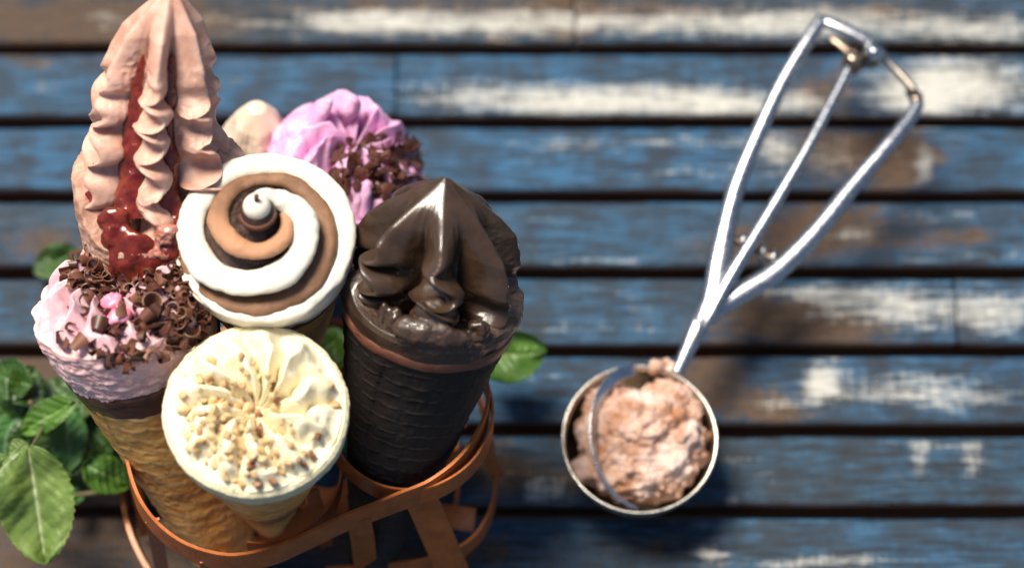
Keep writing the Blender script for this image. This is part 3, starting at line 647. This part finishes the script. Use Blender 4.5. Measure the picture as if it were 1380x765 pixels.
# ---- nut cone
Ee = Cone('cream coloured piped top sprinkled with chopped nuts above a short wafer edge', 345, 552, 14.2, 22, (.12, .99), 12.0, 3.02)
Ee.wafer(-1.75, seed=13)
Ee.ring('chocolate_band', -1.75, -1.35, .04, food('brown_ripple', (.24, .12, .08), (.36, .2, .14), .5, 0, bs=(9, .5, .04)), .16, seed=6, rough=.03)
Ee.ring('dark_chocolate_streak', -1.5, -1.28, .07, 'band', .14, seed=26, rough=.03)
et = piped_top(Ee, 'ice_cream_body', 'vanilla', 2.75, 11, .5, [(0, -.2), (.12, 0), (.35, .5), (.62, .72), (.85, .5), (1, .15)], .85, 1.5, seed=14, p=.85, rnd=.30, lateral=.12, wob=.13, rough_wall=.02)
et.data.materials.append(M['vanilla_rough'])
mi = np.zeros(len(et.data.polygons), dtype=np.int32); mi[int(len(mi)*.76):] = 1; et.data.polygons.foreach_set('material_index', mi)
def e_shelf(TH, SV):
    r = np.interp(SV, [0, .35, .5, .75, 1], [2.3, 2.95, 3.08, 3.04, 2.8]); z = np.interp(SV, [0, .35, .5, .75, 1], [.0, .12, -.02, -.6, -1.35])
    return np.stack([r*np.cos(TH), r*np.sin(TH), z], -1)
Ee.lathe('cream_shelf', e_shelf, 80, 400, 'vanilla_rough', lambda P, TH, SV: .03*fbm(P, 1.8, 5, 41, .6))
bv = bvh_of([et])
NUT = [chunk_mesh(i, rng.uniform(.17, .29), rng.uniform(.15, .24), rng.uniform(.11, .18), 'nut') for i in range(8)]
NUTT = [chunk_mesh(20+i, rng.uniform(.16, .26), rng.uniform(.14, .22), rng.uniform(.11, .18), 'nut_tan') for i in range(6)]
NUTD = [chunk_mesh(40+i, rng.uniform(.18, .26), rng.uniform(.16, .22), rng.uniform(.12, .18), 'nut_dark') for i in range(4)]
sp = []; tries = 0
while len(sp) < 100 and tries < 5000:
    tries += 1
    px = rng.gauss(318, 40); py = rng.gauss(578, 42)
    if not inell(px, py, 340, 560, 98, 92): continue
    if px > 372 and py < 560 and rng.random() < .93: continue
    if px > 390 and rng.random() < .6: continue
    if any((px-a)**2+(py-b)**2 < 85 for a, b, _ in sp): continue
    sp.append((px, py, 0))
scatter(Ee.root, bv, 'nut_piece', NUT, sp[:55], (.0, .08), (.6, 1.45)); scatter(Ee.root, bv, 'nut_piece', NUTT, sp[55:], (.0, .08), (.65, 1.35))
scatter(Ee.root, bv, 'nut_crumb', NUT[:3]+NUTT[:2], [(rng.gauss(322, 46), rng.gauss(582, 44), 0) for _ in range(70)], (0, .03), (.18, .42))
scatter(Ee.root, bv, 'nut_piece', NUTD, [(429, 586, .05), (418, 612, .03), (402, 620, .03), (409, 626, .03), (376, 541, .03), (348, 561, .02), (352, 576, .05), (343, 614, .02), (367, 646, .02), (348, 651, .02), (312, 546, 0), (337, 630, 0), (366, 520, -.03), (340, 628, 0)], (0, .06), (.9, 1.2))
scatter(Ee.root, bv, 'nut_piece', NUTT, [(328, 495, .03), (334, 503, .02), (272, 511, .03), (282, 506, .02), (285, 513, .02), (300, 520, .02), (452, 548, .05), (446, 520, 0)], (0, .04), (.9, 1.3))

# ---- lilac cone behind
Fc_ = Cone('lilac piped cream topped with broken dark chocolate shards behind the spiral cone', 466, 226, 7.6, 44, (-.35, .93), 11.0, 2.95)
Fc_.wafer(-1.6, seed=23)
ft = piped_top(Fc_, 'ice_cream_body', 'lilac', 2.8, 10, .8, [(0, .9), (.15, 1.25), (.4, 1.55), (.7, 1.25), (.9, .7), (1, .3)], 1.0, 1.7, seed=24, p=.8, rnd=.12, lateral=.12, wob=.16, rough_wall=.04)
pks = []
for lst, w in (([(110, 1.9, .8), (115, 1.4, 1.7), (120, .9, 2.5), (128, .75, 2.9)], (.75, .62, .34, .08)), ([(165, 2.1, .7), (160, 1.8, 1.5), (150, 1.5, 2.3), (150, 1.4, 2.6)], (.65, .5, .28, .06)), ([(60, 1.9, .7), (66, 1.4, 1.5), (80, .9, 2.2)], (.7, .5, .1)), ([(-75, 2.3, .3), (-75, 2.1, 1.0), (-74, 2.0, 1.6)], (.62, .4, .07))):
    pth = spline(polar(None, lst), 24); wd = np.interp(np.linspace(0, 1, 24), np.linspace(0, 1, len(w)), w); 
    co, nn, polys = blob_mesh([sweep(pth, wd, wd*.75, 18, (1, 0, .2))], .07, 3); co = co + nn*(.10*np.sin(co[:, 0]*5+co[:, 1]*3)+.06*fbm(co, 1.5, 3, 4))[:, None]
    pks.append(Fc_.part('piped_peak', co, polys, 'lilac'))
bv = bvh_of([ft] + pks)
SH = [chunk_mesh(60+i, rng.uniform(.30, .5), rng.uniform(.22, .36), rng.uniform(.06, .1), 'shard', 9) for i in range(7)]
sp = []; tries = 0
while len(sp) < 125 and tries < 4000:
    tries += 1; px = rng.uniform(430, 575); py = rng.uniform(160, 275)
    if not inell(px, py, 512, 222, 66, 42) or py < 150+ (px-440)*.1: continue
    if inell(px, py, 490, 262, 18, 16) or inell(px, py, 545, 258, 16, 12): continue
    if any((px-a)**2+(py-b)**2 < 40 for a, b, _ in sp): continue
    sp.append((px, py, rng.choice((0, .1))))
scatter(Fc_.root, bv, 'chocolate_shard', SH, sp, (0, .12), (.8, 1.3), True)

# ---- cone almost hidden between the tall peak and the lilac one
G = Cone('pale cream soft serve tip peeping out between the tall brown peak and the lilac cone', 346, 216, 6.0, 40, (0, 1), 8.0, 1.7)
G.wafer(-.5, seed=33)
soft_peak(G, 'piped_peak', food('pale_beige_cream', (.74, .56, .42), (.80, .64, .50), .4, .3, (1, .7, .5)), [(0, .02, 3.1), (.08, .35, 3.0), (.3, .9, 2.3), (.6, 1.4, 1.2), (1, 1.55, -.5)], [-80, -20, 40, 100, 160, -140], [(.6, .1, 2, 1)]*6, lambda s: .22*smooth01(s, .1, .5), ns=90, nt=240, seed=3)

# ------------------------------------------------------------------ copper basket that holds the cones
bk = thing('cone_basket', 'copper coloured strip basket with round hoops holding the ice cream cones', 'basket', Matrix.Translation(at(400, 620, 0)))
binv = bk.matrix_world.inverted()
def strip(name, pts, h=.42, th=.06, n=80, closed=False, upv=(0, 0, 1), wob=.02):
    P = spline(pts, n, closed)
    if closed: P = np.concatenate([P, P[:1]])
    P = P + wob*np.stack([noise(P, .5, 3), noise(P, .5, 5), noise(P, .5, 7)], -1)
    if isinstance(upv, tuple): U = np.tile(np.array(upv, float), (len(P), 1))
    else: U = upv
    U = U + .10*np.stack([noise(P, .6, 13), noise(P, .6, 15), 0*P[:, 0]], -1)
    V, Fq = sweep(P, th, h/2, upv=U, square=True, caps=not closed); m = np.array(binv); V = V @ m[:3, :3].T + m[:3, 3]
    return link(name, mesh(V, Fq, False), bk, M['copper'])
def P3(l, dz=0): return [at(x, y, z) for x, y, z in l]
def hoop(cx, cy, z, r, n=10, sx=1., tilt=0.):
    c = at(cx, cy, z); return [Vector((c.x + r*sx*math.cos(a), c.y + r*math.sin(a), z + tilt*math.sin(a))) for a in [2*PI*i/n for i in range(n)]]
strip('hoop', hoop(553, 562, 7.9, 2.9), .8, .05, 90, True, (0, .4, 1))                                  # round the black cone
hh = hoop(356, 638, 7.2, 2.75, 36); strip('hoop', (hh[26:] + hh[:6]), .75, .05, 60, False, (0, .4, 1))                                  # round the nut cone
strip('hoop', hoop(205, 420, 6.2, 3.35), .7, .05, 90, True)                                  # behind, under the tall peak
strip('band', P3([(168, 560, 8.1), (172, 625, 8.0), (194, 690, 7.9), (240, 735, 7.8), (300, 756, 7.8), (360, 750, 7.8), (415, 728, 7.8), (465, 704, 7.8), (530, 678, 7.9), (585, 655, 8.0), (630, 615, 8.1), (655, 560, 8.2), (652, 500, 8.3), (628, 445, 8.3)]), 1.05, .07, 120, False, (0, .35, 1))
strip('base_hoop', hoop(392, 640, .35, 6.4, 16, 1.0), .5, .07, 140, True)
strip('lower_hoop', P3([(640, 520, 3.4), (664, 600, 3.3), (668, 660, 3.2), (650, 715, 3.1), (612, 748, 3.0), (560, 762, 3.0), (500, 766, 3.0), (440, 772, 3.0)]), .7, .06, 80, False, (0, .4, 1))
def upright(a, b, w, th=.05, mid=None):
    """flat vertical strip of width w from a to b, its face turned towards the outside"""
    pts = P3([a] + ([mid] if mid else []) + [b]); P = spline(pts, 16); T = P[-1]-P[0]; T /= np.linalg.norm(T)
    wide = np.cross(T, np.array(cam_pos)-P[0]); wide /= np.linalg.norm(wide)
    return strip('upright', pts, w, th, 16, False, np.tile(wide, (16, 1)))
upright((484, 700, 7.7), (500, 800, .4), .85); upright((566, 668, 7.6), (612, 772, 3.0), 1.15)
upright((205, 700, 7.6), (225, 800, .4), .5); upright((642, 590, 7.8), (672, 640, 3.2), .5); upright((172, 600, 7.8), (196, 720, .5), .4)
upright((300, 752, 7.5), (305, 830, .4), 1.6); upright((540, 480, 6.4), (560, 520, .4), .7); upright((420, 660, 6.3), (440, 735, .4), .5)
# flat crossing strips in the floor of the basket
for a, b in (((250, 640, 2.9), (640, 700, 2.9)), ((620, 560, 2.8), (300, 770, 2.8)), ((470, 700, 3.1), (640, 610, 3.1))):
    strip('floor_strip', P3([a, ((a[0]+b[0])/2, (a[1]+b[1])/2+4, a[2]-.1), b]), .9, .04, 30, False, (0, 1, .1))

# ------------------------------------------------------------------ mint
def leaf(parent, base, tip, width, mat, cup=.25, droop=.35, roll=0., seed=1):
    base, tip = Vector(base), Vector(tip); ax = tip-base; Ln = ax.length; ax.normalize(); tocam = (cam_pos-base).normalized()
    sdv = ax.cross(tocam).normalized(); nrm = sdv.cross(ax).normalized(); q = Matrix.Rotation(roll, 3, ax); sdv = q @ sdv; nrm = q @ nrm
    nu, nv = 64, 33; u = np.linspace(0, 1, nu)[:, None]; v = np.linspace(-1, 1, nv)[None, :]; rg_ = np.random.RandomState(seed)
    w = width*.5*np.sin(PI*np.clip(u, .0, 1)**.86)**.58*(1+.085*((u*15) % 1)); w = w + 0*v
    vp = (u*8 - np.abs(v)*1.9 + .35*noise(np.stack([u*4+0*v, v*1.2+0*u, 0*u*v+seed], -1), 1, seed+2)) % 1; pil = (np.sin(vp*PI)**.6)*(.6+.8*noise(np.stack([u*5+0*v, v*2+0*u, 0*u*v+seed*3.1], -1), 1, seed+4)**2); mid = np.exp(-(v/.06)**2)
    sub = np.sin(u*52+v*8+seed)*np.sin(v*17+u*12)
    z = cup*width*(np.abs(v)**1.3)*.5*(w/(width*.5)) + .045*width*.5*pil*(1-np.abs(v)*.3) - .07*mid*width*.5 - droop*Ln*(u**2) + .03*sub + .13*width*noise(np.stack([u*3+0*v, v*1.5+0*u, 0*u*v+seed], -1), 1, seed)
    P = (np.array(base)[None, None] + np.array(ax)*(u*Ln)[..., None] + np.array(sdv)*(v*w)[..., None] + np.array(nrm)*z[..., None])
    vein = np.clip(.75*np.exp(-(v/.045)**2)+0*u + .25*(1-smooth01(pil, 0, .3))*(1-np.abs(v)*.6), 0, 1)
    Pb = P - np.array(nrm)*.03
    V = np.concatenate([P.reshape(-1, 3), Pb.reshape(-1, 3)]); f1 = grid_faces(nu, nv, False); f2 = f1[:, ::-1] + nu*nv
    inv = parent.matrix_world.inverted(); m = np.array(inv); V = V @ m[:3, :3].T + m[:3, 3]
    rim = []
    for i in range(nu-1):
        for j in (0, nv-1): a, b = i*nv+j, (i+1)*nv+j; rim.append((a, b, b+nu*nv, a+nu*nv))
    me = mesh(V, np.concatenate([f1, f2, np.array(rim)])); attr(me, 'vein', np.concatenate([vein.ravel(), vein.ravel()]))
    return link('leaf', me, parent, M[mat])
def stem(parent, pts, r):
    V, Fq = sweep(spline(P3(pts), 40), np.linspace(r, r*.7, 40), None, 10); m = np.array(parent.matrix_world.inverted()); V = V @ m[:3, :3].T + m[:3, 3]
    link('stem', mesh(V, Fq), parent, M['stem_green'])
mt = thing('mint_sprig', 'green mint sprig with one large pale leaf hanging down, left of the basket', 'mint', Matrix.Translation(at(70, 600, 0)), 'mint sprigs around the basket')
stem(mt, [(150, 660, 2.0), (100, 610, 3.0), (60, 570, 4.2), (40, 540, 5)], .12); stem(mt, [(215, 645, 1.5), (150, 660, 2.0), (90, 668, 2.4)], .12); stem(mt, [(60, 570, 4.2), (50, 590, 6), (42, 602, 7)], .07)
L_ = [((38, 598, 7.0), (58, 762, 5.2), 3.3, 'leaf_pale', .20, .12, .12), ((10, 612, 5.5), (-16, 690, 4.0), 2.1, 'leaf_pale', .2, .2, .3), ((42, 602, 6.0), (14, 622, 5.6), 1.4, 'leaf_pale', .2, .2, .3),
      ((100, 540, 5.6), (26, 582, 4.6), 1.35, 'leaf', .35, .1, .3), ((44, 520, 5.2), (-20, 500, 4.6), 1.8, 'leaf_deep', .3, .2, 0), ((20, 545, 5.0), (52, 492, 4.6), 1.7, 'leaf_deep', .3, .2, .2),
      ((88, 548, 4.2), (96, 636, 3.2), 1.7, 'leaf_cool', .3, .15, -.2), ((112, 625, 3.6), (180, 655, 2.6), 1.7, 'leaf', .3, .2, .1), ((150, 610, 2.6), (108, 560, 3.2), 2.0, 'leaf_deep', .3, .2, 0),
      ((70, 630, 3.0), (118, 600, 3.2), 1.6, 'leaf_deep', .3, .2, .3), ((20, 560, 3.6), (-10, 640, 3.0), 2.2, 'leaf_cool', .3, .2, .2), ((130, 640, 2.2), (200, 600, 1.8), 2.0, 'leaf_deep', .3, .2, 0),
      ((60, 560, 3.8), (30, 640, 3.0), 2.4, 'leaf_deep', .3, .2, 0), ((120, 560, 3.6), (60, 510, 3.8), 1.9, 'leaf_deep', .3, .2, .2), ((70, 665, 2.2), (120, 655, 1.6), 1.4, 'leaf_cool', .3, .2, 0), ((150, 560, 2.0), (180, 620, 1.5), 2.0, 'leaf_deep', .3, .2, 0), ((-10, 540, 3.2), (40, 600, 3.0), 2.2, 'leaf_deep', .3, .2, .2)]
for i, (a, b, w, m_, cu, dr, ro) in enumerate(L_): leaf(mt, at(*a), at(*b), w*.82, m_, cu, dr, ro, i+1)
m2 = thing('mint_sprig', 'small bright green mint leaf between the black cone and the scoop', 'mint', Matrix.Translation(at(690, 475, 0)), 'mint sprigs around the basket')
leaf(m2, at(640, 482, 3.2), at(738, 474, 3.0), 2.0, 'leaf', .3, .1, .25, 31); leaf(m2, at(640, 480, 2.6), at(712, 500, 2.2), 1.3, 'leaf_pale', .3, .1, -.2, 32); stem(m2, [(650, 482, 2.8), (610, 500, 1.2), (580, 510, .6)], .09)
m3 = thing('mint_sprig', 'blurred green mint leaf on the planks left of the tall brown peak', 'mint', Matrix.Translation(at(70, 350, 0)), 'mint sprigs around the basket')
leaf(m3, at(104, 338, 1.3), at(44, 368, .9), 1.3, 'leaf_deep', .3, .1, .2, 33); stem(m3, [(105, 337, 1.2), (140, 345, .7), (170, 360, .4)], .08)
m4 = thing('mint_sprig', 'blue green mint leaves low inside the basket beside the black cone', 'mint', Matrix.Translation(at(462, 540, 0)), 'mint sprigs around the basket')
leaf(m4, at(470, 610, 3.0), at(456, 500, 3.6), 1.8, 'leaf_cool', .3, .1, .2, 34); leaf(m4, at(455, 520, 3.4), at(448, 440, 4.2), 1.6, 'leaf', .3, .1, .1, 35); stem(m4, [(470, 610, 3.0), (478, 640, 1.6), (484, 660, .6)], .08)

# ------------------------------------------------------------------ ice cream scoop
sc = thing('ice_cream_scoop', 'polished steel trigger scoop with spring handles lying on the blue planks', 'scoop', Matrix.Translation(at(862, 592, 0)))
sinv = np.array(sc.matrix_world.inverted())
def spart(name, V, Fq, mat, smooth=True):
    V = np.asarray(V).reshape(-1, 3) @ sinv[:3, :3].T + sinv[:3, 3]; return link(name, mesh(V, Fq, smooth), sc, M[mat])
ZR = 3.35; bc = at(862, 592, ZR); RB = 2.84
th = np.arange(96)*2*PI/96; rows = []
for a in np.linspace(0, PI/2, 22): rows.append((RB*math.sin(a), ZR - RB*1.17*math.cos(a)))
rows += [(RB+.05, ZR+.02), (RB+.06, ZR+.07), (RB+.01, ZR+.11), (RB-.05, ZR+.08), (RB-.07, ZR)]
for a in np.linspace(PI/2, 0, 22): rows.append(((RB-.09)*math.sin(a), ZR - (RB-.09)*1.16*math.cos(a)))
P = np.array([[(bc.x+r*math.cos(t), bc.y+r*math.sin(t), z) for t in th] for r, z in rows])
spart('bowl', P, grid_faces(len(rows), 96), 'steel_worn')
ringp = [(bc.x+(RB+.01)*math.cos(t), bc.y+(RB+.01)*math.sin(t), ZR+.10) for t in np.linspace(0, 2*PI, 97)]
spart('rim', *sweep(ringp, .075, .06, 10, caps=False), 'rim')
# scraper blade: an arched strip inside the bowl
arc = []
for a in np.linspace(R(4), R(176), 40):
    x = -.58*math.sin(a); arc.append((bc.x + (RB-.2)*(x*1.15) + .35*math.cos(a)*0, bc.y + (RB-.16)*math.cos(a), ZR + .12 + (RB-.2)*.22*math.sin(a)))
rad = np.array([(.9, 0, 1)]*40)
spart('scraper', *sweep(arc, np.interp(np.linspace(0, 1, 40), [0, .3, .8, 1], [.24, .22, .10, .06]), .03, upv=rad, square=True), 'steel')
# handle
def tube3(name, pts, ra, rb=None, mat='steel', n=60, seg=18, upv=(0, 0, 1)):
    p = spline(P3(pts), n); k = len(ra) if hasattr(ra, '__len__') else 0
    wa = np.interp(np.linspace(0, 1, n), np.linspace(0, 1, k), ra) if k else np.full(n, ra)
    wb = wa if rb is None else (np.interp(np.linspace(0, 1, n), np.linspace(0, 1, len(rb)), rb) if hasattr(rb, '__len__') else np.full(n, rb))
    return spart(name, *sweep(p, wa, wb, seg, upv), mat)
tube3('shank', [(912, 503, 3.5), (934, 455, 3.78), (952, 418, 3.95), (964, 394, 4.0)], (.24, .34, .42, .2), (.16, .2, .2, .1))
tube3('handle_arm', [(930, 464, 3.72), (945, 434, 3.92), (962, 400, 4.1), (971, 350, 4.2), (980, 300, 4.3), (995, 245, 4.4), (1022, 180, 4.5), (1055, 110, 4.6), (1088, 55, 4.7), (1108, 26, 4.7)], (.08, .34, .48, .46, .36, .34, .32, .30, .28, .27), (.06, .2, .24, .24, .24, .24, .24, .24, .24, .24))
tube3('thumb_lever', [(950, 432, 3.8), (978, 408, 3.9), (1010, 388, 3.95), (1050, 362, 4.0), (1100, 312, 4.1), (1150, 250, 4.2), (1200, 192, 4.3), (1226, 160, 4.3), (1238, 138, 4.3)], (.30, .38, .42, .42, .38, .34, .31, .28, .24), (.2, .22, .24, .26, .26, .25, .24, .22, .2))
tube3('push_rod', [(938, 458, 3.95), (954, 430, 4.25), (985, 372, 4.5), (1035, 290, 4.6), (1085, 205, 4.7), (1125, 130, 4.7), (1144, 92, 4.7)], (.08, .22, .26, .24, .22, .2, .19), (.05, .15, .18, .18, .18, .18, .18))
tube3('end_bar', [(1106, 27, 4.7), (1130, 36, 4.75), (1160, 50, 4.75), (1178, 62, 4.7)], (.24, .27, .27, .24), .17)
tube3('cross_pin', [(1180, 72, 4.5), (1205, 92, 4.4), (1232, 122, 4.3)], (.18, .17, .19), None, 'steel_worn')
tube3('knob', [(1172, 84, 4.3), (1175, 78, 4.6), (1180, 70, 5.0), (1184, 64, 5.2)], (.3, .42, .46, .32))
tube3('pivot', [(1147, 92, 4.1), (1150, 82, 4.7), (1153, 74, 5.0)], (.36, .42, .34), None, 'gear'); tube3('link', [(1122, 52, 4.4), (1140, 66, 4.4), (1166, 92, 4.3)], .2, .1, 'gear')
tube3('lever_tip', [(1224, 120, 4.1), (1234, 132, 4.0), (1236, 146, 4.0)], (.2, .3, .18), .2, 'gear')
# coil spring between the arms, above its shadowed pin
cs = []
a0, a1 = at(988, 318, 3.7), at(1048, 352, 3.7); dv = (a1-a0); nrm1 = Vector((0, 0, 1)); nrm2 = dv.normalized().cross(nrm1)
for i in range(150):
    t = i/149; an = t*4.5*2*PI; cs.append(a0 + dv*t + (nrm1*math.cos(an)+nrm2*math.sin(an))*.34)
spart('spring', *sweep(cs, .075, None, 8, (0.3, .2, 1)), 'steel')
tube3('spring_pin', [(985, 320, 3.7), (1048, 352, 3.7)], .14, None, 'gear')

# ice cream lying in the scoop's bowl
icm = food('scooped_chocolate_ice_cream', (.38, .17, .08), (.76, .56, .48), .5, .2, (1, .6, .4), (5, .6, .08), (20, .5, .04), .9)
parts = [ball((bc.x+.15, bc.y-.15, ZR-.55), (2.35, 2.3, 1.3), 20), ball((bc.x+.3, bc.y+.55, ZR+.15), (1.55, 1.25, 1.0), 16), ball((bc.x+.9, bc.y+.2, ZR+.0), (1.2, .8, .9), 14), ball((bc.x-.3, bc.y-.7, ZR-.1), (1.6, 1.2, .85), 16),
         ball((bc.x+1.0, bc.y-.8, ZR-.2), (1.1, 1.0, .8), 14), ball((bc.x-1.6, bc.y-.2, ZR-.45), (.8, 1.6, .7), 12), ball((bc.x-.6, bc.y+1.2, ZR-.5), (1.4, 1.1, .8), 12), ball((bc.x+1.35, bc.y+1.9, ZR-.15), (.75, .5, .45), 12), ball((bc.x+1.9, bc.y+.9, ZR-.4), (.5, 1.0, .5), 12), ball((bc.x+.95, bc.y+2.85, ZR+.1), (.5, .28, .25), 10)]
co, nn, polys = blob_mesh(parts, .07, 2)
co = co + nn*(.26*fbm(co, .9, 3, 14, .6) + .16*fbm(co, 2.4, 4, 24, .6) + .05*np.abs(noise(co, 5, 3)))[:, None]
io = bpy.data.objects.new('scooped_ice_cream', mesh(co - np.array(bc), polys)); C.objects.link(io); io.location = bc; io.data.materials.append(icm)
io['label'] = 'crumbly brown and pink ball of ice cream in the steel bowl of the scoop'; io['category'] = 'ice cream'
